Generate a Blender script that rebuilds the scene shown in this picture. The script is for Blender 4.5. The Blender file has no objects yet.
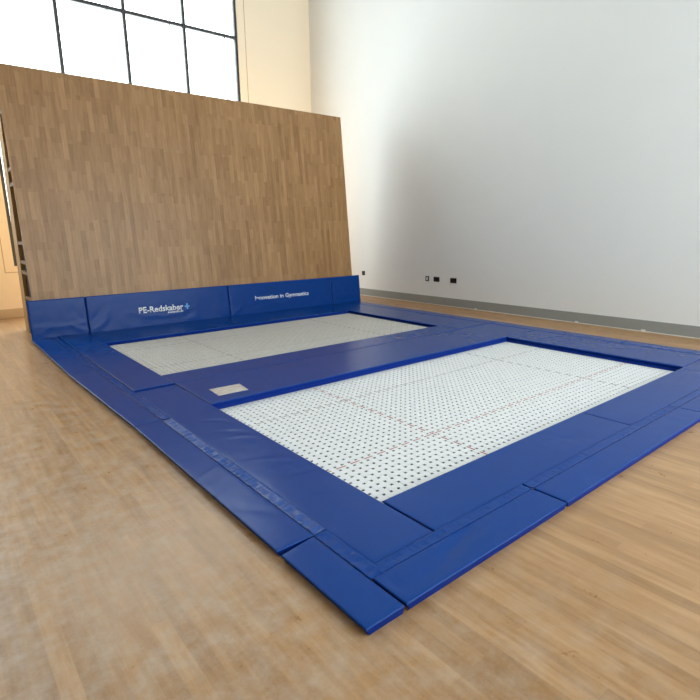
import bpy, bmesh, math, random
from mathutils import Matrix, Vector, noise

# ------------------------------------------------------------------ camera, world, light, exposure
SC = bpy.context.scene
COL = SC.collection
cam_d = bpy.data.cameras.new('camera')
cam_d.sensor_width = 36.0
cam_d.lens = 518.0 / 700.0 * 36.0
cam_d.clip_start = 0.05
cam = bpy.data.objects.new('camera', cam_d)
COL.objects.link(cam)
R = ((0.77596386, -0.14926984, 0.612861), (-0.63065412, -0.16438523, 0.75845427), (-0.01246904, -0.97503642, -0.22169464))
CAM_H = 1.454
cam.matrix_world = Matrix(((R[0][0], -R[0][1], -R[0][2], 0), (R[1][0], -R[1][1], -R[1][2], 0),
                           (R[2][0], -R[2][1], -R[2][2], CAM_H), (0, 0, 0, 1)))
SC.camera = cam

world = bpy.data.worlds.new('overcast_sky')
SC.world = world
world.use_nodes = True
bg = world.node_tree.nodes['Background']
bg.inputs['Color'].default_value = (0.895, 0.955, 0.995, 1)
bg.inputs['Strength'].default_value = 5.0


def portal(name, loc, rot, sx, sy):
    d = bpy.data.lights.new(name, 'AREA')
    d.shape = 'RECTANGLE'
    d.size, d.size_y = sx, sy
    d.cycles.is_portal = True
    o = bpy.data.objects.new(name, d)
    COL.objects.link(o)
    o.location = loc
    o.rotation_euler = rot


WIN = dict(x0=1.26, x1=6.02, z0=0.93, z1=7.1)
FWIN = dict(x0=1.6, x1=7.7, z0=0.7, z1=5.4)
FILL_WIN = dict(x0=-2.9, x1=-0.2, z0=0.93, z1=8.3)  # unseen extra window, added to brighten the left floor and back wall
ROOM = dict(x0=-6.0, x1=7.93, y0=-2.6, y1=11.2, h=9.0)
portal('daylight_portal_back', ((WIN['x0'] + WIN['x1']) / 2, ROOM['y1'] + 0.22, (WIN['z0'] + WIN['z1']) / 2), (-math.pi / 2, 0, 0), WIN['x1'] - WIN['x0'], WIN['z1'] - WIN['z0'])
portal('daylight_portal_front', ((FWIN['x0'] + FWIN['x1']) / 2, ROOM['y0'] - 0.22, (FWIN['z0'] + FWIN['z1']) / 2), (math.pi / 2, 0, 0), FWIN['x1'] - FWIN['x0'], FWIN['z1'] - FWIN['z0'])
portal('daylight_portal_fill', ((FILL_WIN['x0'] + FILL_WIN['x1']) / 2, ROOM['y1'] + 0.22, (FILL_WIN['z0'] + FILL_WIN['z1']) / 2), (-math.pi / 2, 0, 0), FILL_WIN['x1'] - FILL_WIN['x0'], FILL_WIN['z1'] - FILL_WIN['z0'])

vs = SC.view_settings
vs.view_transform = 'Standard'
vs.look = 'None'
vs.gamma = 1.0
vs.use_curve_mapping = False
vs.exposure = 0.72
SC.cycles.use_denoising = True
SC.cycles.max_bounces = 12
SC.cycles.diffuse_bounces = 8
SC.cycles.sample_clamp_indirect = 10.0
random.seed(7)


# ------------------------------------------------------------------ materials
def lin(r, g, b):
    f = lambda c: (c / 255 / 12.92) if c / 255 <= 0.04045 else ((c / 255 + 0.055) / 1.055) ** 2.4
    return (f(r), f(g), f(b), 1.0)


def mat(name, col, rough=0.5, metal=0.0, spec=0.5):
    m = bpy.data.materials.new(name)
    m.use_nodes = True
    b = m.node_tree.nodes['Principled BSDF']
    b.inputs['Base Color'].default_value = col
    b.inputs['Roughness'].default_value = rough
    b.inputs['Metallic'].default_value = metal
    b.inputs['Specular IOR Level'].default_value = spec
    return m


def N(m, t, **kw):
    n = m.node_tree.nodes.new(t)
    for k, v in kw.items():
        setattr(n, k, v)
    return n


def Lk(m, a, b):
    m.node_tree.links.new(a, b)


def noisy(m, col_a, col_b, scale=(1, 1, 1), nscale=5, detail=4, bump=0.0, bscale=None, rough=None):
    """base colour mottled by noise, optional noise bump and roughness variation"""
    b = m.node_tree.nodes['Principled BSDF']
    tc = N(m, 'ShaderNodeTexCoord')
    mp = N(m, 'ShaderNodeMapping')
    mp.inputs['Scale'].default_value = scale
    Lk(m, tc.outputs['Object'], mp.inputs['Vector'])
    n = N(m, 'ShaderNodeTexNoise')
    n.inputs['Scale'].default_value = nscale
    n.inputs['Detail'].default_value = detail
    Lk(m, mp.outputs['Vector'], n.inputs['Vector'])
    mx = N(m, 'ShaderNodeMix', data_type='RGBA')
    mx.inputs['A'].default_value = col_a
    mx.inputs['B'].default_value = col_b
    Lk(m, n.outputs['Fac'], mx.inputs['Factor'])
    Lk(m, mx.outputs['Result'], b.inputs['Base Color'])
    if rough:
        mr = N(m, 'ShaderNodeMapRange')
        mr.inputs['From Min'].default_value = 0.3
        mr.inputs['From Max'].default_value = 0.7
        mr.inputs['To Min'].default_value = rough[0]
        mr.inputs['To Max'].default_value = rough[1]
        Lk(m, n.outputs['Fac'], mr.inputs['Value'])
        Lk(m, mr.outputs['Result'], b.inputs['Roughness'])
    if bump:
        n2 = N(m, 'ShaderNodeTexNoise')
        n2.inputs['Scale'].default_value = bscale
        n2.inputs['Detail'].default_value = 3
        Lk(m, mp.outputs['Vector'], n2.inputs['Vector'])
        bp = N(m, 'ShaderNodeBump')
        bp.inputs['Strength'].default_value = bump
        bp.inputs['Distance'].default_value = 0.002
        Lk(m, n2.outputs['Fac'], bp.inputs['Height'])
        Lk(m, bp.outputs['Normal'], b.inputs['Normal'])
    return m


def strip_wood(name, u_axis, v_axis, cols, length, width, rough, scuff=None, wt=(0.34, 0.26, 0.75)):
    """laminate of narrow strips: u runs along the strips, v across them"""
    m = mat(name, cols[0], rough)
    nt = m.node_tree
    b = nt.nodes['Principled BSDF']
    tc = N(m, 'ShaderNodeTexCoord')
    sp = N(m, 'ShaderNodeSeparateXYZ')
    Lk(m, tc.outputs['Object'], sp.inputs['Vector'])
    cb = N(m, 'ShaderNodeCombineXYZ')
    Lk(m, sp.outputs[u_axis], cb.inputs['X'])
    Lk(m, sp.outputs[v_axis], cb.inputs['Y'])
    br = N(m, 'ShaderNodeTexBrick', offset=0.37, offset_frequency=2, squash=1.0)
    br.inputs['Color1'].default_value = (0, 0, 0, 1)
    br.inputs['Color2'].default_value = (1, 1, 1, 1)
    br.inputs['Scale'].default_value = 1.0
    br.inputs['Mortar Size'].default_value = 0.0
    br.inputs['Brick Width'].default_value = length
    br.inputs['Row Height'].default_value = width
    Lk(m, cb.outputs['Vector'], br.inputs['Vector'])
    # a second set of strips shifts the tint so no two neighbours match
    br2 = N(m, 'ShaderNodeTexBrick', offset=0.61, offset_frequency=3, squash=1.0)
    for k, v in (('Color1', (0, 0, 0, 1)), ('Color2', (1, 1, 1, 1)), ('Scale', 1.0), ('Mortar Size', 0.0), ('Brick Width', length * 1.63), ('Row Height', width)):
        br2.inputs[k].default_value = v
    Lk(m, cb.outputs['Vector'], br2.inputs['Vector'])
    mp = N(m, 'ShaderNodeMapping')
    mp.inputs['Scale'].default_value = (3.2, 30.0, 1.0)
    Lk(m, cb.outputs['Vector'], mp.inputs['Vector'])
    gr = N(m, 'ShaderNodeTexNoise')
    gr.inputs['Scale'].default_value = 1.0
    gr.inputs['Detail'].default_value = 5
    gr.inputs['Roughness'].default_value = 0.6
    Lk(m, mp.outputs['Vector'], gr.inputs['Vector'])
    a1 = N(m, 'ShaderNodeMath', operation='MULTIPLY_ADD')
    Lk(m, br.outputs['Color'], a1.inputs[0])
    a1.inputs[1].default_value = wt[0]
    a1.inputs[2].default_value = 0.0
    a2 = N(m, 'ShaderNodeMath', operation='MULTIPLY_ADD')
    Lk(m, br2.outputs['Color'], a2.inputs[0])
    a2.inputs[1].default_value = wt[1]
    Lk(m, a1.outputs[0], a2.inputs[2])
    a3 = N(m, 'ShaderNodeMath', operation='MULTIPLY_ADD')
    Lk(m, gr.outputs['Fac'], a3.inputs[0])
    a3.inputs[1].default_value = wt[2]
    Lk(m, a2.outputs[0], a3.inputs[2])
    rp = N(m, 'ShaderNodeValToRGB')
    el = rp.color_ramp.elements
    el[0].position, el[0].color = 0.28, cols[0]
    el[1].position, el[1].color = 1.0, cols[2]
    e = el.new(0.62)
    e.color = cols[1]
    Lk(m, a3.outputs[0], rp.inputs['Fac'])
    out = rp.outputs['Color']
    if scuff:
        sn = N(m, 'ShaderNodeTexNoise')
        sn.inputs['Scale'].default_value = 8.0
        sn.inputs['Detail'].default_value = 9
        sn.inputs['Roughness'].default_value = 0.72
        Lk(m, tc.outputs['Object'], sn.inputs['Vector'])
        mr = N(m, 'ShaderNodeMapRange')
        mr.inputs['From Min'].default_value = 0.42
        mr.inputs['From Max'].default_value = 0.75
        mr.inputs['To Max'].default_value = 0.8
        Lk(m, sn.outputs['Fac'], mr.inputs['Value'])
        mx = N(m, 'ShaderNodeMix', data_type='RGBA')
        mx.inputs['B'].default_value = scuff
        # scuff colour is strongest left of the pads and fades to the right
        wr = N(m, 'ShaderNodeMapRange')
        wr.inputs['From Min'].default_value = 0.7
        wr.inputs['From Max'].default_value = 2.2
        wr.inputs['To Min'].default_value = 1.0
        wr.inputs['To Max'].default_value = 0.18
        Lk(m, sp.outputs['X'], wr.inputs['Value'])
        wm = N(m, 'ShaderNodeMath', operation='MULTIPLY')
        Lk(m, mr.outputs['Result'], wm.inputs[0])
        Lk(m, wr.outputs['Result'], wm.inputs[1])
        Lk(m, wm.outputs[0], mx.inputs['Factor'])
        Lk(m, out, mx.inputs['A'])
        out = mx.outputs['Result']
        rr = N(m, 'ShaderNodeMapRange')
        rr.inputs['From Min'].default_value = 0.35
        rr.inputs['From Max'].default_value = 0.7
        rr.inputs['To Min'].default_value = rough - 0.06
        rr.inputs['To Max'].default_value = rough + 0.14
        Lk(m, sn.outputs['Fac'], rr.inputs['Value'])
        Lk(m, rr.outputs['Result'], b.inputs['Roughness'])
    Lk(m, out, b.inputs['Base Color'])
    return m


M = {}
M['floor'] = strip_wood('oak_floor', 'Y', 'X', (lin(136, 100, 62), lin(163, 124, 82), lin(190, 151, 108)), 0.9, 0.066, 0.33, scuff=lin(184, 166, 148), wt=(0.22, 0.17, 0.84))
M['panel'] = strip_wood('laminate_panel', 'Z', 'X', (lin(134, 94, 52), lin(159, 118, 73), lin(182, 140, 94)), 0.42, 0.066, 0.42, wt=(0.29, 0.22, 0.74))
M['pit'] = mat('dark_concrete', lin(14, 14, 15), 0.9)
M['wall'] = noisy(mat('white_plaster', (1, 1, 1, 1), 0.7, spec=0.3), lin(226, 227, 225), lin(230, 231, 229), nscale=2, bump=0.05, bscale=60)
M['cream'] = noisy(mat('cream_plaster', (1, 1, 1, 1), 0.7, spec=0.3), lin(250, 236, 212), lin(251, 238, 216), nscale=2, bump=0.05, bscale=60)
M['grey_wall'] = mat('grey_painted_wall', lin(112, 110, 106), 0.7)
M['ceiling'] = mat('white_ceiling', lin(222, 223, 224), 0.8)
M['skirting_beige'] = noisy(mat('beige_vinyl_skirting', (1, 1, 1, 1), 0.5), lin(200, 182, 154), lin(206, 188, 160), nscale=6)
M['skirting'] = noisy(mat('grey_vinyl_skirting', (1, 1, 1, 1), 0.5), lin(140, 142, 138), lin(150, 152, 148), nscale=6)
M['sealant'] = mat('white_sealant', lin(225, 222, 214), 0.6)
M['window_metal'] = mat('dark_window_metal', lin(58, 60, 64), 0.4)
M['seam'] = mat('plaster_seam', lin(196, 168, 136), 0.8)
M['blue'] = noisy(mat('blue_vinyl', (1, 1, 1, 1), 0.27, spec=0.16), lin(6, 58, 130), lin(7, 60, 134), nscale=3, bump=0.03, bscale=60)
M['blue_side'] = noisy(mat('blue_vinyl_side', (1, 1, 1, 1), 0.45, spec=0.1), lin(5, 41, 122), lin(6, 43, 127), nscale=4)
M['blue_mesh'] = noisy(mat('blue_mesh_fabric', (1, 1, 1, 1), 0.3, spec=0.5), lin(24, 66, 136), lin(30, 73, 144), nscale=30, bump=0.05, bscale=140)
M['web'] = noisy(mat('white_webbing', (1, 1, 1, 1), 0.6), lin(214, 217, 218), lin(228, 229, 230), nscale=14, bump=0.25, bscale=90)
M['web_far'] = noisy(mat('greyer_webbing', (1, 1, 1, 1), 0.6), lin(190, 189, 184), lin(206, 204, 198), nscale=9, bump=0.25, bscale=90)  # darker, greyer webbing tone for the far bed
M['red'] = mat('red_stitching', lin(176, 92, 88), 0.7)
M['grey_thread'] = mat('grey_stitching', lin(150, 138, 138), 0.7)
M['steel'] = mat('galvanised_steel', lin(150, 152, 155), 0.35, metal=0.9)
M['timber'] = noisy(mat('sawn_timber', (1, 1, 1, 1), 0.6), lin(158, 120, 66), lin(184, 144, 86), scale=(30, 30, 1.5), nscale=1.5)
M['timber_bounce'] = mat('warm_bounce_plywood', lin(222, 178, 122), 0.6)  # orange chosen so the unseen back sheet bounces warm light
M['cavity_shade'] = noisy(mat('cavity_shade_tone', (1, 1, 1, 1), 0.7), lin(34, 21, 13), lin(42, 26, 16), scale=(2, 2, 14), nscale=1.5)  # near-black brown: shade of the frame's hollow put into the colour
M['timber_grey'] = noisy(mat('grey_timber', (1, 1, 1, 1), 0.7), lin(112, 86, 60), lin(130, 102, 72), scale=(2, 2, 14), nscale=2)
M['letter'] = mat('white_print', lin(238, 240, 245), 0.5)
M['letter_blue'] = mat('light_blue_print', lin(96, 168, 222), 0.5)
M['paper'] = noisy(mat('printed_sheet', (1, 1, 1, 1), 0.25), lin(150, 138, 126), lin(238, 236, 232), scale=(1.5, 7, 1), nscale=7, detail=5)
M['socket'] = mat('black_nickel_plate', lin(34, 32, 32), 0.3, metal=0.6)
M['black'] = mat('black_plastic', lin(18, 18, 18), 0.4)
M['white_plastic'] = mat('white_plastic', lin(222, 222, 218), 0.4)
M['bronze'] = mat('dark_bronze_plate', lin(70, 58, 56), 0.35, metal=0.5)
gl = bpy.data.materials.new('window_glass')
gl.use_nodes = True
_nt = gl.node_tree
_nt.nodes.remove(_nt.nodes['Principled BSDF'])
_t = _nt.nodes.new('ShaderNodeBsdfTransparent')
_t.inputs['Color'].default_value = (0.95, 0.97, 0.96, 1)
_g = _nt.nodes.new('ShaderNodeBsdfGlossy')
_g.inputs['Roughness'].default_value = 0.02
_x = _nt.nodes.new('ShaderNodeMixShader')
_x.inputs[0].default_value = 0.06
_nt.links.new(_t.outputs[0], _x.inputs[1])
_nt.links.new(_g.outputs[0], _x.inputs[2])
_nt.links.new(_x.outputs[0], _nt.nodes['Material Output'].inputs[0])
M['glass'] = gl


# ------------------------------------------------------------------ helpers
def obj(name, bm, mats, parent=None, smooth=False, mtx=None):
    me = bpy.data.meshes.new(name)
    bm.to_mesh(me)
    bm.free()
    for m in (mats if isinstance(mats, (list, tuple)) else [mats]):
        me.materials.append(m)
    if smooth:
        for p in me.polygons:
            p.use_smooth = True
    o = bpy.data.objects.new(name, me)
    COL.objects.link(o)
    if parent:
        o.parent = parent
    if mtx is not None:
        o.matrix_world = mtx
    return o


def tag(o, label, cat, group=None):
    o['label'] = label
    o['category'] = cat
    if group:
        o['group'] = group
    return o


def thing(name, label, cat, loc=(0, 0, 0), group=None):
    o = bpy.data.objects.new(name, None)
    o.empty_display_size = 0.1
    o.location = loc
    COL.objects.link(o)
    return tag(o, label, cat, group)


def struct(name, bm, mats, parent=None):
    o = obj(name, bm, mats, parent)
    if parent is None:
        o['kind'] = 'structure'
    return o


def box(bm, x0, x1, y0, y1, z0, z1, mi=0):
    v = [bm.verts.new(p) for p in ((x0, y0, z0), (x1, y0, z0), (x1, y1, z0), (x0, y1, z0), (x0, y0, z1), (x1, y0, z1), (x1, y1, z1), (x0, y1, z1))]
    for q in ((3, 2, 1, 0), (4, 5, 6, 7), (0, 1, 5, 4), (1, 2, 6, 5), (2, 3, 7, 6), (3, 0, 4, 7)):
        f = bm.faces.new([v[i] for i in q])
        f.material_index = mi
    return v


def boxes(*bs):
    bm = bmesh.new()
    for b in bs:
        box(bm, *b)
    return bm


def bevelled(b, w, seg=2):
    bm = bmesh.new()
    box(bm, *b)
    bmesh.ops.bevel(bm, geom=bm.edges[:], offset=w, segments=seg, affect='EDGES', profile=0.5)
    return bm


def prism_x(bm, pts, x0, x1):
    """extrude a (y, z) outline from x0 to x1"""
    a = [bm.verts.new((x0, y, z)) for y, z in pts]
    b = [bm.verts.new((x1, y, z)) for y, z in pts]
    n = len(pts)
    bm.faces.new(a[::-1])
    bm.faces.new(b)
    for i in range(n):
        bm.faces.new((a[i], a[(i + 1) % n], b[(i + 1) % n], b[i]))
    bmesh.ops.recalc_face_normals(bm, faces=bm.faces[:])


def child(o, parent):
    o.parent = parent
    o.matrix_parent_inverse = parent.matrix_world.inverted() if False else Matrix.Translation(-Vector(parent.location))
    return o


def sub(o, part):
    o.parent = part          # parts stand at the world origin of their own mesh
    return o


def steps(a, b, r, gap):
    e = [0, 0.06 * r, 0.2 * r, 0.42 * r, 0.7 * r, r]
    n = max(2, int((b - a - 2 * r) / gap))
    return [a + k for k in e] + [a + r + (b - a - 2 * r) * i / n for i in range(1, n)] + [b - k for k in reversed(e)]


def pad_bm(x0, x1, y0, y1, z0, z1, r=0.0075, seed=0, creases=6, amp=0.003, sag=0.0022, gap=0.024, extra=(), skew=None):
    """a soft vinyl pad: rounded rim, gentle waviness and pressed-in creases on its top"""
    rnd = random.Random(seed)
    xs, ys = steps(x0, x1, r, gap), steps(y0, y1, r, gap)
    cr = list(extra)
    for _ in range(creases):
        L = rnd.uniform(0.10, 0.30)
        ang = rnd.uniform(0, math.pi)
        cr.append((rnd.uniform(x0, x1), rnd.uniform(y0, y1), ang, L, rnd.uniform(0.012, 0.026), amp * rnd.choice((-1, -1, 0.8)) * rnd.uniform(0.5, 1.2)))
    bm = bmesh.new()
    grid = []
    for y in ys:
        row = []
        for x in xs:
            d = min(x - x0, x1 - x, y - y0, y1 - y)
            drop = r - math.sqrt(max(0.0, r * r - (r - d) ** 2)) if d < r else 0.0
            w = min(1.0, d / 0.05)
            z = z1 - drop + w * sag * noise.noise((x * 3.1 + seed * 7.3, y * 3.1, 0.3)) + w * sag * 0.5 * noise.noise((x * 9 + seed, y * 9, 4.1))
            wc = min(1.0, d / 0.012)
            for cx, cy, a, L, wd, am in cr:
                dx, dy = x - cx, y - cy
                u = dx * math.cos(a) + dy * math.sin(a)
                v = -dx * math.sin(a) + dy * math.cos(a)
                if abs(u) < 2 * L and abs(v) < 4 * wd:
                    v -= 0.25 * L * (u / L) ** 2
                    z += wc * am * math.exp(-(u / L) ** 2 * 2 - (v / wd) ** 2)
            px, py = x, y
            if skew:
                px, py = skew(x, y)
            row.append(bm.verts.new((px, py, z)))
        grid.append(row)
    ny, nx = len(ys), len(xs)
    for j in range(ny - 1):
        for i in range(nx - 1):
            bm.faces.new((grid[j][i], grid[j][i + 1], grid[j + 1][i + 1], grid[j + 1][i])).smooth = True
    rim = [grid[0][i] for i in range(nx)] + [grid[j][nx - 1] for j in range(1, ny)] + [grid[ny - 1][i] for i in range(nx - 2, -1, -1)] + [grid[j][0] for j in range(ny - 2, 0, -1)]
    ins = 0.006
    low = [bm.verts.new((v.co.x + (0.020 if v.co.x < x0 + r else -ins if v.co.x > x1 - r else 0), v.co.y + (ins if v.co.y < y0 + r else -ins if v.co.y > y1 - r else 0), z0)) for v in rim]
    n = len(rim)
    for i in range(n):
        f = bm.faces.new((rim[i], low[i], low[(i + 1) % n], rim[(i + 1) % n]))
        f.material_index = 1
    f = bm.faces.new(low[::-1])
    f.material_index = 1
    return bm


def strip_bm(x0, x1, y0, y1, z, along, seed=0, amp=0.004, dens=0.006):
    """a slack joining strip, ruckled across its length, with thickness"""
    bm = bmesh.new()
    if along == 'Y':
        nl, nw = max(3, int((y1 - y0) / dens)), 6
    else:
        nl, nw = max(3, int((x1 - x0) / dens)), 6
    top, bot = [], []
    for i in range(nl + 1):
        rt, rb = [], []
        for j in range(nw + 1):
            t, s = i / nl, j / nw
            x, y = (x0 + (x1 - x0) * s, y0 + (y1 - y0) * t) if along == 'Y' else (x0 + (x1 - x0) * t, y0 + (y1 - y0) * s)
            q = y if along == 'Y' else x
            env = math.sin(math.pi * s) ** 0.7
            k = 0.55 + 0.9 * max(0, noise.noise((q * 1.7 + seed, 0.2, 1.5)))
            dz = amp * k * env * (noise.noise((q * 34 + seed * 3, s * 1.1, 0.7)) + 0.5 * noise.noise((q * 75, s * 2, 2.2 + seed))) - 0.004 * env
            rt.append(bm.verts.new((x, y, z + dz)))
            rb.append(bm.verts.new((x, y, z + min(dz, 0.0) - 0.003)))
        top.append(rt)
        bot.append(rb)
    for i in range(nl):
        for j in range(nw):
            bm.faces.new((top[i][j], top[i][j + 1], top[i + 1][j + 1], top[i + 1][j])).smooth = True
            bm.faces.new((bot[i][j], bot[i + 1][j], bot[i + 1][j + 1], bot[i][j + 1]))
        bm.faces.new((top[i][0], top[i + 1][0], bot[i + 1][0], bot[i][0]))
        bm.faces.new((top[i][nw], bot[i][nw], bot[i + 1][nw], top[i + 1][nw]))
    for e in (0, nl):
        for j in range(nw):
            bm.faces.new((top[e][j], bot[e][j], bot[e][j + 1], top[e][j + 1]))
    bmesh.ops.recalc_face_normals(bm, faces=bm.faces[:])
    return bm


# ------------------------------------------------------------------ the setting
X0, X1, Y0, Y1, HH = ROOM['x0'], ROOM['x1'], ROOM['y0'], ROOM['y1'], ROOM['h']
NEAR = dict(x0=1.716, x1=5.997, y0=1.877, y1=4.030, z=-0.030)
FAR = dict(x0=1.712, x1=5.972, y0=5.238, y1=7.415, z=-0.012)
PADZ = 0.040
HOLES = [(1.62, 6.09, 1.79, 4.12), (1.62, 6.07, 5.15, 7.50)]
bm = bmesh.new()
ycuts = [Y0, 1.79, 4.12, 5.15, 7.50, Y1]


def quad(bm, pts, mi=0):
    f = bm.faces.new([bm.verts.new(p) for p in pts])
    f.material_index = mi


for k in range(5):
    ya, yb = ycuts[k], ycuts[k + 1]
    h = {1: HOLES[0], 3: HOLES[1]}.get(k)
    for xa, xb in ([(X0, h[0]), (h[1], X1)] if h else [(X0, X1)]):
        quad(bm, ((xa, ya, 0), (xb, ya, 0), (xb, yb, 0), (xa, yb, 0)))
    if h:
        xa, xb, d = h[0], h[1], -0.95
        quad(bm, ((xa, ya, d), (xb, ya, d), (xb, yb, d), (xa, yb, d)), 1)
        quad(bm, ((xa, ya, d), (xa, yb, d), (xa, yb, 0), (xa, ya, 0)), 1)
        quad(bm, ((xb, ya, d), (xb, ya, 0), (xb, yb, 0), (xb, yb, d)), 1)
        quad(bm, ((xa, ya, d), (xa, ya, 0), (xb, ya, 0), (xb, ya, d)), 1)
        quad(bm, ((xa, yb, d), (xb, yb, d), (xb, yb, 0), (xa, yb, 0)), 1)
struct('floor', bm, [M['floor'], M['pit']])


def wall_with_window(y, yt, w, x0, x1, h):
    return boxes((x0, w['x0'], y, yt, 0, h), (w['x1'], x1, y, yt, 0, h), (w['x0'], w['x1'], y, yt, 0, w['z0']), (w['x0'], w['x1'], y, yt, w['z1'], h))


struct('wall_right', boxes((X1, X1 + 0.25, Y0 - 0.25, Y1 + 0.25, 0, HH)), M['wall'])
struct('wall_left', boxes((X0 - 0.25, X0, Y0 - 0.25, Y1 + 0.25, 0, HH)), M['grey_wall'])
bw = boxes((X0, FILL_WIN['x0'], Y1, Y1 + 0.25, 0, HH), (FILL_WIN['x1'], WIN['x0'], Y1, Y1 + 0.25, 0, HH), (WIN['x1'], X1, Y1, Y1 + 0.25, 0, HH),
           *[(w['x0'], w['x1'], Y1, Y1 + 0.25, a, b) for w in (WIN, FILL_WIN) for a, b in ((0, w['z0']), (w['z1'], HH))])
struct('wall_back', bw, M['cream'])
struct('wall_front', wall_with_window(Y0 - 0.25, Y0, FWIN, X0, X1, HH), M['wall'])
struct('ceiling', boxes((X0 - 0.25, X1 + 0.25, Y0 - 0.25, Y1 + 0.25, HH, HH + 0.2)), M['ceiling'])


def window(name, w, ya, yb, xs_m, zs_m):
    root = bpy.data.objects.new(name, None)
    COL.objects.link(root)
    root['kind'] = 'structure'
    t = 0.055
    bs = [(w['x0'], w['x0'] + t, ya, yb, w['z0'], w['z1']), (w['x1'] - t, w['x1'], ya, yb, w['z0'], w['z1']),
          (w['x0'] + t, w['x1'] - t, ya, yb, w['z0'], w['z0'] + t), (w['x0'] + t, w['x1'] - t, ya, yb, w['z1'] - t, w['z1'])]
    obj('window_frame', boxes(*bs), M['window_metal'], root)
    for x in xs_m:
        obj('mullion', boxes((x - 0.03, x + 0.03, ya, yb, w['z0'] + t, w['z1'] - t)), M['window_metal'], root)
        obj('casement_edge', boxes((x - 0.30, x - 0.29, ya + 0.02, yb - 0.02, w['z0'] + t, w['z1'] - t)), M['window_metal'], root)
    for z in zs_m:
        obj('transom', boxes((w['x0'] + t, w['x1'] - t, ya + 0.005, yb - 0.005, z - 0.03, z + 0.03)), M['window_metal'], root)
    ym = (ya + yb) / 2
    obj('window_pane', boxes((w['x0'] + t, w['x1'] - t, ym - 0.003, ym + 0.003, w['z0'] + t, w['z1'] - t)), M['glass'], root)
    return root


wn = window('window_1', WIN, Y1 + 0.02, Y1 + 0.09, [2.47, 3.65, 4.83], [5.6])
obj('casement_edge', boxes((5.72, 5.735, Y1 + 0.04, Y1 + 0.07, WIN['z0'] + 0.06, WIN['z1'] - 0.06)), M['window_metal'], wn)
window('window_fill', FILL_WIN, Y1 + 0.02, Y1 + 0.09, [-2.0, -1.1], [5.6, 7.0])  # added window out of view, for fill light only
window('window_2', FWIN, Y0 - 0.09, Y0 - 0.02, [3.1, 4.6, 6.1], [2.6])
# skirting along the two visible walls, with the bead of sealant under it
sk = 0.166
struct('baseboard_right', boxes((X1 - 0.012, X1, Y0, Y1, 0.012, sk)), M['skirting'])
struct('baseboard_back', boxes((X0, X1 - 0.012, Y1 - 0.012, Y1, 0, sk)), M['skirting_beige'])
bm = bmesh.new()
yy = Y0
rn = random.Random(3)
while yy < Y1 - 0.02:
    L = rn.uniform(0.10, 0.30)
    h = rn.uniform(0.006, 0.014)
    box(bm, X1 - rn.uniform(0.014, 0.018), X1, yy, min(yy + L, Y1 - 0.013), 0.0, h)
    yy += L
for y, s in ((6.02, 0.012), (4.05, 0.012), (3.05, 0.014)):
    box(bm, X1 - 0.026, X1 - 0.012, y - 2 * s, y + 2 * s, 0.0, 0.03)
struct('trim_1', bm, M['sealant'])
# fine plaster seam that frames the back window
a, b, c, d = 1.10, 6.20, 0.815, 7.25
struct('trim_2', boxes((a, a + 0.012, Y1 - 0.004, Y1, c, d), (b, b + 0.012, Y1 - 0.004, Y1, c, d), (a, b, Y1 - 0.004, Y1, c, c + 0.012), (a, b, Y1 - 0.004, Y1, d, d + 0.012)), M['seam'])


# ------------------------------------------------------------------ the leaning wooden wall
SL, YB = 0.10, 8.392
tall = 3.70
px0, px1 = 1.10, 6.907
root = thing('leaning_wall', 'tall oak laminate wall panel leaning back on a timber frame behind the trampolines', 'wall panel', (4.0, YB, 0))
front = lambda z: YB + SL * z
rear = lambda z: 9.55 - SL * z
bm = bmesh.new()
prism_x(bm, [(front(0), 0), (front(0) + 0.022, 0), (front(tall) + 0.022, tall), (front(tall), tall)], px0, px1)
child(obj('face_board', bm, M['panel']), root)
for i, x in enumerate((px0, 3.0, 5.0, px1 - 0.045)):
    bm = bmesh.new()
    prism_x(bm, [(rear(0) - 0.36, 0), (rear(0), 0), (rear(3.64), 3.64), (rear(3.64) - 0.36, 3.64)], x, x + 0.045)
    child(obj('rear_post', bm, M['timber']), root)
    for z in (0.06, 0.56, 0.94, 1.09, 1.36, 2.16, 2.36, 3.1, 3.55):
        bm = bmesh.new()
        box(bm, x + 0.004, x + 0.041, front(z) + 0.03, rear(z) - 0.37, z - 0.024, z + 0.024)
        child(obj('rung', bm, M['timber_grey']), root)
bm = bmesh.new()
prism_x(bm, [(rear(0) + 0.001, 0), (rear(0) + 0.019, 0), (rear(3.64) + 0.019, 3.64), (rear(3.64) + 0.001, 3.64)], px0 + 0.06, px1 - 0.06)
child(obj('back_board', bm, M['timber_bounce']), root)  # unseen sheet, added to close the hollow; its orange warms the bounce
# near-black sheet inside the side frame, standing in for the hollow's shade
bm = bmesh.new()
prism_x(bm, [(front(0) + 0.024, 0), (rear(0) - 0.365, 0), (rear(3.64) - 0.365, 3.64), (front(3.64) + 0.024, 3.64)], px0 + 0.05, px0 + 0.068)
child(obj('cavity_shade_sheet', bm, M['cavity_shade']), root)

# ------------------------------------------------------------------ trampolines
PITCH = 0.0585


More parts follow.
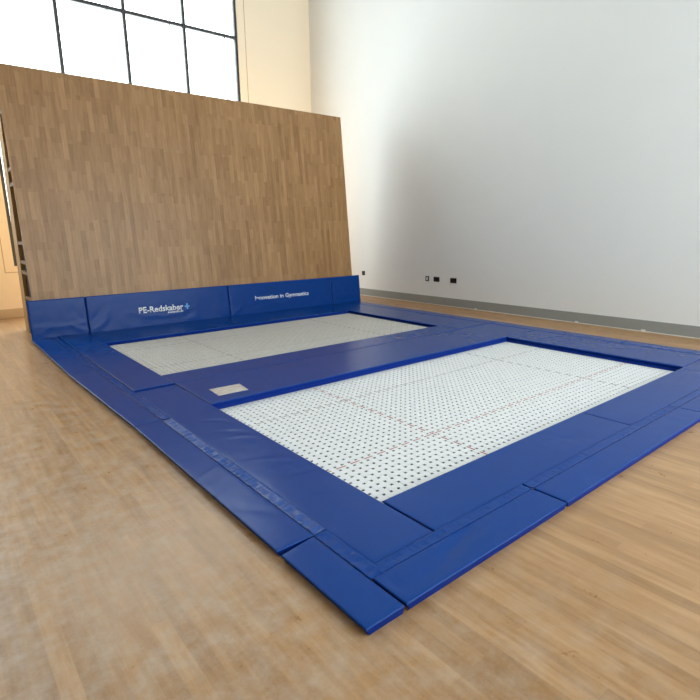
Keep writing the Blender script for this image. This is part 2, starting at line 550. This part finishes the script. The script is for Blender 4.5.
def bed_bm(b, hx, hy, red_cells, z, hs, th=0.004):
    """woven bed: square holes between crossing bands, stitched marking lines"""
    bm = bmesh.new()
    xa, xb, ya, yb = b
    ox = hx - math.floor((hx - xa - 0.022) / PITCH) * PITCH
    oy = hy - math.floor((hy - ya - 0.022) / PITCH) * PITCH
    nx = int((xb - 0.022 - ox) / PITCH) + 1
    ny = int((yb - 0.022 - oy) / PITCH) + 1
    xs = [ox + PITCH * i for i in range(nx)]
    ys = [oy + PITCH * j for j in range(ny)]
    # grid lines: hole sides; faces left out where a hole is
    gx = [xa] + [v for x in xs for v in (x - hs, x + hs)] + [xb]
    gy = [ya] + [v for y in ys for v in (y - hs, y + hs)] + [yb]
    V = {}
    for j, y in enumerate(gy):
        for i, x in enumerate(gx):
            V[i, j] = bm.verts.new((x, y, z))
    for j in range(len(gy) - 1):
        for i in range(len(gx) - 1):
            if i % 2 == 1 and j % 2 == 1:
                continue
            bm.faces.new((V[i, j], V[i + 1, j], V[i + 1, j + 1], V[i, j + 1]))
    low = bmesh.ops.extrude_face_region(bm, geom=bm.faces[:])
    for v in low['geom']:
        if isinstance(v, bmesh.types.BMVert):
            v.co.z += th
    bmesh.ops.recalc_face_normals(bm, faces=bm.faces[:])
    zt = z + th
    # raised bands: at every other crossing the long band lies over the cross band
    for j in range(ny - 1):
        for i in range(nx - 1):
            cx, cy = xs[i] + PITCH / 2, ys[j] + PITCH / 2
            if (i + j) % 2 == 0:
                box(bm, cx - 0.030, cx + 0.030, cy - 0.019, cy + 0.019, zt - 0.001, zt + 0.0012)
    for kind, at, lo, hi, mi in red_cells:
        if kind == 'x':
            j = min(range(ny - 1), key=lambda q: abs(ys[q] + PITCH / 2 - at))
            cy = ys[j] + PITCH / 2
            for i in range(nx - 1):
                cx = xs[i] + PITCH / 2
                if lo < cx < hi and (i + j) % 2 == 0:
                    box(bm, cx - 0.036, cx + 0.036, cy - 0.0045, cy + 0.0045, zt, zt + 0.0022, mi)
        else:
            i = min(range(nx - 1), key=lambda q: abs(xs[q] + PITCH / 2 - at))
            cx = xs[i] + PITCH / 2
            for j in range(ny - 1):
                cy = ys[j] + PITCH / 2
                if lo < cy < hi and (i + j) % 2 == 1:
                    box(bm, cx - 0.0045, cx + 0.0045, cy - 0.034, cy + 0.034, zt - 0.001, zt + 0.0022, mi)
    return bm


for nm, T, hole, label, web, ph in (
        ('near', NEAR, HOLES[0], 'sunken trampoline nearest the camera, clean white webbing bed with red marking lines', 'web', (1.809, 2.015)),
        ('far', FAR, HOLES[1], 'sunken trampoline close to the leaning wooden wall, greyer yellowish webbing bed', 'web_far', (1.80, 5.30))):
    cx, cy = (T['x0'] + T['x1']) / 2, (T['y0'] + T['y1']) / 2
    root = thing('trampoline', label, 'trampoline', (cx, cy, T['z']), None)
    lines = [('x', cy - 0.52, T['x0'], T['x1'], 1), ('x', cy + 0.58, T['x0'], T['x1'], 2),
             ('y', cx - 1.09, T['y0'], T['y1'], 1), ('y', cx + 1.18, T['y0'], T['y1'], 2)] if nm == 'near' else \
            [('x', cy - 0.52, T['x0'], T['x1'], 2), ('x', cy + 0.58, T['x0'], T['x1'], 2), ('y', cx - 1.09, T['y0'], T['y1'], 2), ('y', cx + 1.18, T['y0'], T['y1'], 2)]
    e = 0.042
    ex = (hole[0] + e, hole[1] - e, hole[2] + e, hole[3] - e)
    child(obj('bed', bed_bm(ex, ph[0], ph[1], lines, T['z'] - 0.004, 0.0105 if nm == 'near' else 0.0118), [M[web], M['red'], M['grey_thread']]), root)
    zz = T['z'] - 0.055
    for rb in ((hole[0], hole[0] + e, hole[2], hole[3], zz, T['z']), (hole[1] - e, hole[1], hole[2], hole[3], zz, T['z']),
               (ex[0], ex[1], hole[2], hole[2] + e, zz, T['z']), (ex[0], ex[1], hole[3] - e, hole[3], zz, T['z'])):
        child(obj('frame_rail', bevelled(rb, 0.004), M['steel']), root)

# ------------------------------------------------------------------ blue pads round the beds
G = 0.004     # gap at a seam
SEED = [100]


def pad(name, label, cat, group, rect, strips=(), skirts=(), flaps=(), z1=PADZ, **kw):
    x0, x1, y0, y1 = rect
    SEED[0] += 1
    root = thing(name, label, cat, ((x0 + x1) / 2, (y0 + y1) / 2, 0), group)
    child(obj('cushion', pad_bm(x0, x1, y0, y1, 0.0, z1, seed=SEED[0], **kw), [M['blue'], M['blue_side']]), root)
    for s in strips:
        q = (s[0] + 0.002, s[1] + 0.0015, s[2], s[3]) if s[4] == 'Y' else (s[0], s[1], s[2], s[3] + 0.0015)
        child(obj('joining_strip', strip_bm(*q, PADZ, s[4], seed=SEED[0] + len(root.children), amp=s[5] if len(s) > 5 else 0.004), M['blue_mesh'] if len(s) > 5 and s[5] > 0.02 else M['blue']), root)
    for f in flaps:
        child(obj('corner_flap', pad_bm(*f, 0.0, PADZ - 0.004, r=0.006, seed=SEED[0] + 50, creases=3, amp=0.0015), [M['blue'], M['blue_side']]), root)
    for s in skirts:
        child(obj('skirt', bevelled(s, 0.003), M['blue_side']), root)
    return root


def skirt(T, side, lo, hi):
    z0, z1, t = T['z'] + 0.002, 0.0, 0.012
    return {'left': (T['x0'] - t, T['x0'], lo, hi, z0, z1), 'right': (T['x1'], T['x1'] + t, lo, hi, z0, z1),
            'near': (lo, hi, T['y0'] - t, T['y0'], z0, z1), 'far': (lo, hi, T['y1'], T['y1'] + t, z0, z1)}[side]


FG, EG = 'blue frame pads covering the trampoline springs', 'blue edge pads round the outside of the trampolines'
XI, XH0, XH1, XO = 1.332, 1.258, 1.330, 1.052       # left: inner pad start, hinge, outer edge
XR0, XR1 = 6.702, 6.945
# creases pressed into the near-left pad, running from the bed edge towards the hinge
near_left_creases = [(a, b, c, d * 1.2, e, f * 1.7) for a, b, c, d, e, f in [(1.60, 3.60, 2.2, 0.16, 0.018, -0.004), (1.58, 3.33, 2.35, 0.15, 0.016, -0.0035), (1.60, 3.20, 2.5, 0.13, 0.014, 0.003),
                     (1.52, 2.75, 2.6, 0.16, 0.016, 0.0025), (1.60, 2.45, 2.9, 0.12, 0.02, -0.003), (1.50, 2.15, 2.7, 0.14, 0.02, -0.0025), (1.64, 2.02, 0.4, 0.08, 0.014, 0.002)]]
pad('frame_pad', 'long blue pad along the left side of the nearest trampoline, wrinkled along the white bed', 'trampoline pad', FG,
    (XI, NEAR['x0'], 1.500, 4.605), flaps=[(XI, NEAR['x0'], 4.613, 4.824)], skirts=[skirt(NEAR, 'left', NEAR['y0'], NEAR['y1'])], creases=8, extra=near_left_creases)
pad('frame_pad', 'blue pad along the front of the nearest trampoline, left of the dark mid seam', 'trampoline pad', FG,
    (NEAR['x0'] + 0.012, 3.862, 1.500, NEAR['y0']), skirts=[skirt(NEAR, 'near', NEAR['x0'] + 0.012, 3.862)], creases=6)
pad('frame_pad', 'blue pad along the front of the nearest trampoline, at the right picture edge', 'trampoline pad', FG,
    (3.871, XR0 - 0.01, 1.500, NEAR['y0']), skirts=[skirt(NEAR, 'near', 3.871, NEAR['x1'])], creases=4)
pad('frame_pad', 'blue pad along the right side of the nearest trampoline, facing the white wall', 'trampoline pad', FG,
    (NEAR['x1'], XR0 - 0.01, NEAR['y0'] + G, NEAR['y1'] - 0.002), skirts=[skirt(NEAR, 'right', NEAR['y0'], NEAR['y1'])], creases=5, amp=0.0016)
pad('frame_pad', 'wide blue pad between the two trampolines with a paper sheet on its left end', 'trampoline pad', FG,
    (NEAR['x0'] + 0.012, XR0 - 0.01, NEAR['y1'], 4.826),
    skirts=[skirt(NEAR, 'far', NEAR['x0'] + 0.008, NEAR['x1'])], creases=3, sag=0.0008, amp=0.002)
pad('frame_pad', 'narrow blue pad along the near edge of the greyer trampoline, beside the wide middle pad', 'trampoline pad', FG,
    (FAR['x0'] + 0.014, FAR['x1'], 4.840, FAR['y0']), skirts=[skirt(FAR, 'near', FAR['x0'], FAR['x1'])], creases=5)
pad('frame_pad', 'dark blue pad along the left side of the greyer trampoline, reaching the leaning pads', 'trampoline pad', FG,
    (XI, FAR['x0'], 4.844, 8.325), skirts=[skirt(FAR, 'left', FAR['y0'], FAR['y1'])], creases=5, z1=PADZ + 0.010)
pad('frame_pad', 'blue pad along the right side of the greyer trampoline, reaching the last leaning pad', 'trampoline pad', FG,
    (FAR['x1'] + G, XR0 - 0.01, 4.836, 8.325), skirts=[skirt(FAR, 'right', FAR['y0'], FAR['y1'])], creases=4)
pad('frame_pad', 'very dark blue pad between the greyer trampoline bed and the leaning pads', 'trampoline pad', FG,
    (FAR['x0'] + 0.012, FAR['x1'], FAR['y1'], 8.325), skirts=[skirt(FAR, 'far', FAR['x0'], FAR['x1'])], creases=5)


def skew_left(x, y):
    return x - 0.05 * max(0.0, min(1.0, (y - 3.915) / 2.0)) * max(0.0, (XH0 - x) / 0.206), y


def skew_corner(x, y):
    return x, y - (0.030 * max(0.0, min(1, (y - 1.23) / 0.6)) * (1.258 - x) / 0.2)


pad('edge_pad', 'blue edge pad at the near left corner of all the padding, on the wooden floor', 'edge pad', EG,
    (XO, 1.250, 1.228, 1.846), strips=[(1.250, XI - 0.002, 1.432, 1.846, 'Y', 0.010)], creases=3, skew=skew_corner)
pad('edge_pad', 'blue edge pad on the left with the pale wrinkled joining strip beside it', 'edge pad', EG,
    (XO, XH0, 1.852, 3.908), strips=[(XH0, XH1, 1.852, 3.908, 'Y', 0.026)], creases=5)
pad('edge_pad', 'blue edge pad on the left floor, third from the near left corner', 'edge pad', EG,
    (XO, XH0, 3.922, 5.950), strips=[(XH0, XH1, 3.922, 5.950, 'Y', 0.010)], creases=7, skew=skew_left)
pad('edge_pad', 'dark blue edge pad on the left floor ending at the first leaning pad', 'edge pad', EG,
    (XO, XH0, 5.956, 8.325), strips=[(XH0, XH1, 5.956, 8.325, 'Y', 0.003)], creases=3, skew=skew_left)
pad('edge_pad', 'blue front edge pad meeting the near left corner, creased near its joining strip', 'edge pad', EG,
    (1.262, 2.458, 1.228, 1.430), strips=[(XI, 2.458, 1.430, 1.498, 'X', 0.007)], creases=3,
    extra=[(1.312, 1.33, 1.57, 0.10, 0.012, -0.006), (1.285, 1.25, 1.3, 0.05, 0.012, 0.004), (1.75, 1.37, 0.25, 0.26, 0.03, -0.009), (1.52, 1.30, 0.12, 0.24, 0.03, -0.008), (1.95, 1.33, 0.3, 0.2, 0.025, 0.005)])
pad('edge_pad', 'blue front edge pad in the middle, right of the open dark seam', 'edge pad', EG,
    (2.470, 4.554, 1.228, 1.430), strips=[(2.470, 4.554, 1.430, 1.498, 'X', 0.007)], creases=5)
pad('edge_pad', 'blue front edge pad cut off by the right picture edge', 'edge pad', EG,
    (4.561, 6.945, 1.228, 1.430), strips=[(4.561, 6.70, 1.430, 1.498, 'X', 0.003)], creases=4)
for lab, a, b in (('narrow blue edge pad at the right picture edge, beside the strip of wooden floor', 1.434, 2.83),
                  ('narrow blue edge pad facing the white wall, beside the far half of the nearest trampoline', 2.838, 4.826),
                  ('narrow blue edge pad facing the white wall, beside the greyer trampoline', 4.834, 8.325)):
    pad('edge_pad', lab, 'edge pad', EG, (XR0 + 0.006, XR1, a, b), creases=3, amp=0.0015)

# ------------------------------------------------------------------ leaning pads along the wooden wall, with their print
th = math.atan(SL)
LEAN = Matrix(((1, 0, 0, 0), (0, math.sin(th), -math.cos(th), YB - 0.003), (0, math.cos(th), math.sin(th), 0.002), (0, 0, 0, 1)))
LEAN_T = 0.050


def print_text(body, x, v, cap, width, mtl, parent, bold=0.022, part='lettering'):
    cu = bpy.data.curves.new('lettering', 'FONT')
    cu.body = body
    cu.size = 1.0
    cu.offset = bold
    cu.resolution_u = 3
    tmp = bpy.data.objects.new('lettering', cu)
    COL.objects.link(tmp)
    dg = bpy.context.evaluated_depsgraph_get()
    me = bpy.data.meshes.new_from_object(tmp.evaluated_get(dg))
    bpy.data.objects.remove(tmp)
    xs = [p.co.x for p in me.vertices]
    k = width / (max(xs) - min(xs))
    s = cap / 0.70
    b = bmesh.new()
    b.from_mesh(me)
    bpy.data.meshes.remove(me)
    xm = min(xs)
    for p in b.verts:
        p.co = Vector(((p.co.x - xm) * k + x, p.co.y * s + v, LEAN_T + 0.0012))
    b2 = bmesh.ops.extrude_face_region(b, geom=b.faces[:])
    for g in b2['geom']:
        if isinstance(g, bmesh.types.BMVert):
            g.co.z += 0.0012
    bmesh.ops.transform(b, matrix=LEAN, verts=b.verts[:])
    words = body.split(' ')
    if len(words) == 1:
        return sub(obj(part, b, mtl), parent)
    # one part per word: cut at the widest gaps
    q = sorted(p.co.x for p in b.verts)
    gaps = sorted(((q[i + 1] - q[i], (q[i + 1] + q[i]) / 2) for i in range(len(q) - 1)), reverse=True)[:len(words) - 1]
    cuts = [-1e9] + sorted(g[1] for g in gaps) + [1e9]
    for lo, hi in zip(cuts, cuts[1:]):
        w = b.copy()
        bmesh.ops.delete(w, geom=[p for p in w.verts if not lo < p.co.x < hi], context='VERTS')
        sub(obj(part, w, mtl), parent)
    b.free()


LX = [1.012, 1.764, 4.055, 6.318, 7.06]
lean_labels = ('plain blue leaning pad at the left end of the wooden wall',
               'long blue leaning pad with white company lettering and a light blue plus',
               'long blue leaning pad with one line of small white slogan lettering',
               'plain blue leaning pad at the right end, nearest the white wall')
for i in range(4):
    a, b = LX[i] + 0.004, LX[i + 1] - 0.004
    root = thing('leaning_pad', lean_labels[i], 'leaning pad', ((a + b) / 2, YB, 0), 'blue leaning pads along the foot of the wooden wall')
    ex = [(a + 0.16, 0.13, 0.62, 0.20, 0.03, 0.006), (b - 0.16, 0.13, -0.62, 0.20, 0.03, 0.006), ((a + b) / 2, 0.17, 0.0, 0.7, 0.03, 0.004),
          (a + 0.10, 0.26, 0.9, 0.14, 0.02, -0.004), (b - 0.10, 0.28, -0.9, 0.12, 0.02, -0.004)]
    bmp = pad_bm(a, b, 0.002, 0.572, 0.0, LEAN_T, r=0.016, seed=40 + i, creases=8, amp=0.003, sag=0.003, extra=ex)
    bmesh.ops.transform(bmp, matrix=LEAN, verts=bmp.verts[:])
    cush = child(obj('cushion', bmp, [M['blue'], M['blue_side']]), root)
    if i == 1:
        print_text('PE-Redskaber', 2.505, 0.243, 0.092, 0.715, M['letter'], cush)
        print_text('trampolin.dk', 2.955, 0.200, 0.034, 0.262, M['letter'], cush, 0.02, 'small_lettering')
        pb = boxes((3.248, 3.328, 0.273, 0.295, LEAN_T + 0.0012, LEAN_T + 0.0028), (3.277, 3.303, 0.298, 0.330, LEAN_T + 0.0012, LEAN_T + 0.0028), (3.277, 3.303, 0.240, 0.272, LEAN_T + 0.0012, LEAN_T + 0.0028))
        bmesh.ops.transform(pb, matrix=LEAN, verts=pb.verts[:])
        sub(obj('plus_emblem', pb, M['letter_blue']), cush)['label'] = 'light blue plus emblem'
    if i == 2:
        print_text('Innovation in Gymnastics', 4.565, 0.268, 0.072, 1.175, M['letter'], cush, 0.02)

# ------------------------------------------------------------------ paper sheet on the middle pad
bm = bmesh.new()
c0, c1, c2, c3 = (Vector(p) for p in ((1.868, 4.188, 0), (2.160, 4.180, 0), (2.187, 4.412, 0), (1.884, 4.430, 0)))
n = 10
rows = []
for j in range(n + 1):
    row = []
    for i in range(n + 1):
        s, t = i / n, j / n
        p = (c0 * (1 - s) + c1 * s) * (1 - t) + (c3 * (1 - s) + c2 * s) * t
        row.append(bm.verts.new((p.x, p.y, PADZ + 0.0032 + 0.0014 * noise.noise((p.x * 11, p.y * 11, 0)))))
    rows.append(row)
for j in range(n):
    for i in range(n):
        bm.faces.new((rows[j][i], rows[j][i + 1], rows[j + 1][i + 1], rows[j + 1][i])).smooth = True
low = bmesh.ops.extrude_face_region(bm, geom=bm.faces[:])
for v in low['geom']:
    if isinstance(v, bmesh.types.BMVert):
        v.co.z -= 0.0012
bmesh.ops.recalc_face_normals(bm, faces=bm.faces[:])
tag(obj('paper_sheet', bm, M['paper']), 'white printed paper sheet lying on the wide blue middle pad', 'sheet')


# ------------------------------------------------------------------ wall plates on the white wall
def plate(name, label, y, z, wy, hz, kind):
    root = thing(name, label, 'socket', (X1, y, z), 'electrical plates low on the white wall')
    fp = child(obj('face_plate', bevelled((X1 - 0.010, X1, y - wy / 2, y + wy / 2, z - hz / 2, z + hz / 2), 0.003), M['bronze'] if kind == 'single' else M['socket']), root)
    xf = X1 - 0.0125
    if kind == 'double':
        for s in (-1, 1):
            sub(obj('outlet', bevelled((xf, X1 - 0.009, y + s * wy * 0.24 - 0.026, y + s * wy * 0.24 + 0.026, z - 0.032, z + 0.016), 0.001), M['black']), fp)
            sub(obj('rocker_switch', bevelled((xf - 0.003, X1 - 0.009, y + s * 0.022 - 0.009, y + s * 0.022 + 0.009, z + 0.018, z + 0.034), 0.001), M['black']), fp)
    elif kind == 'data':
        sub(obj('outlet', bevelled((xf, X1 - 0.009, y - 0.022, y + 0.022, z - 0.03, z + 0.03), 0.001), M['white_plastic']), fp)
    else:
        sub(obj('outlet', bevelled((xf, X1 - 0.009, y - 0.02, y + 0.02, z - 0.02, z + 0.02), 0.001), M['black']), fp)


plate('wall_socket', 'small dark square wall plate beside the right end of the leaning wooden wall', 9.27, 0.52, 0.10, 0.10, 'single')
plate('wall_socket', 'small black wall plate with a white centre, left of the two black sockets', 7.268, 0.512, 0.09, 0.10, 'data')
plate('wall_socket', 'black double wall socket next to the small plate with the white centre', 7.02, 0.511, 0.15, 0.095, 'double')
plate('wall_socket', 'rightmost black double wall socket, standing alone above the grey skirting', 6.587, 0.512, 0.15, 0.095, 'double')
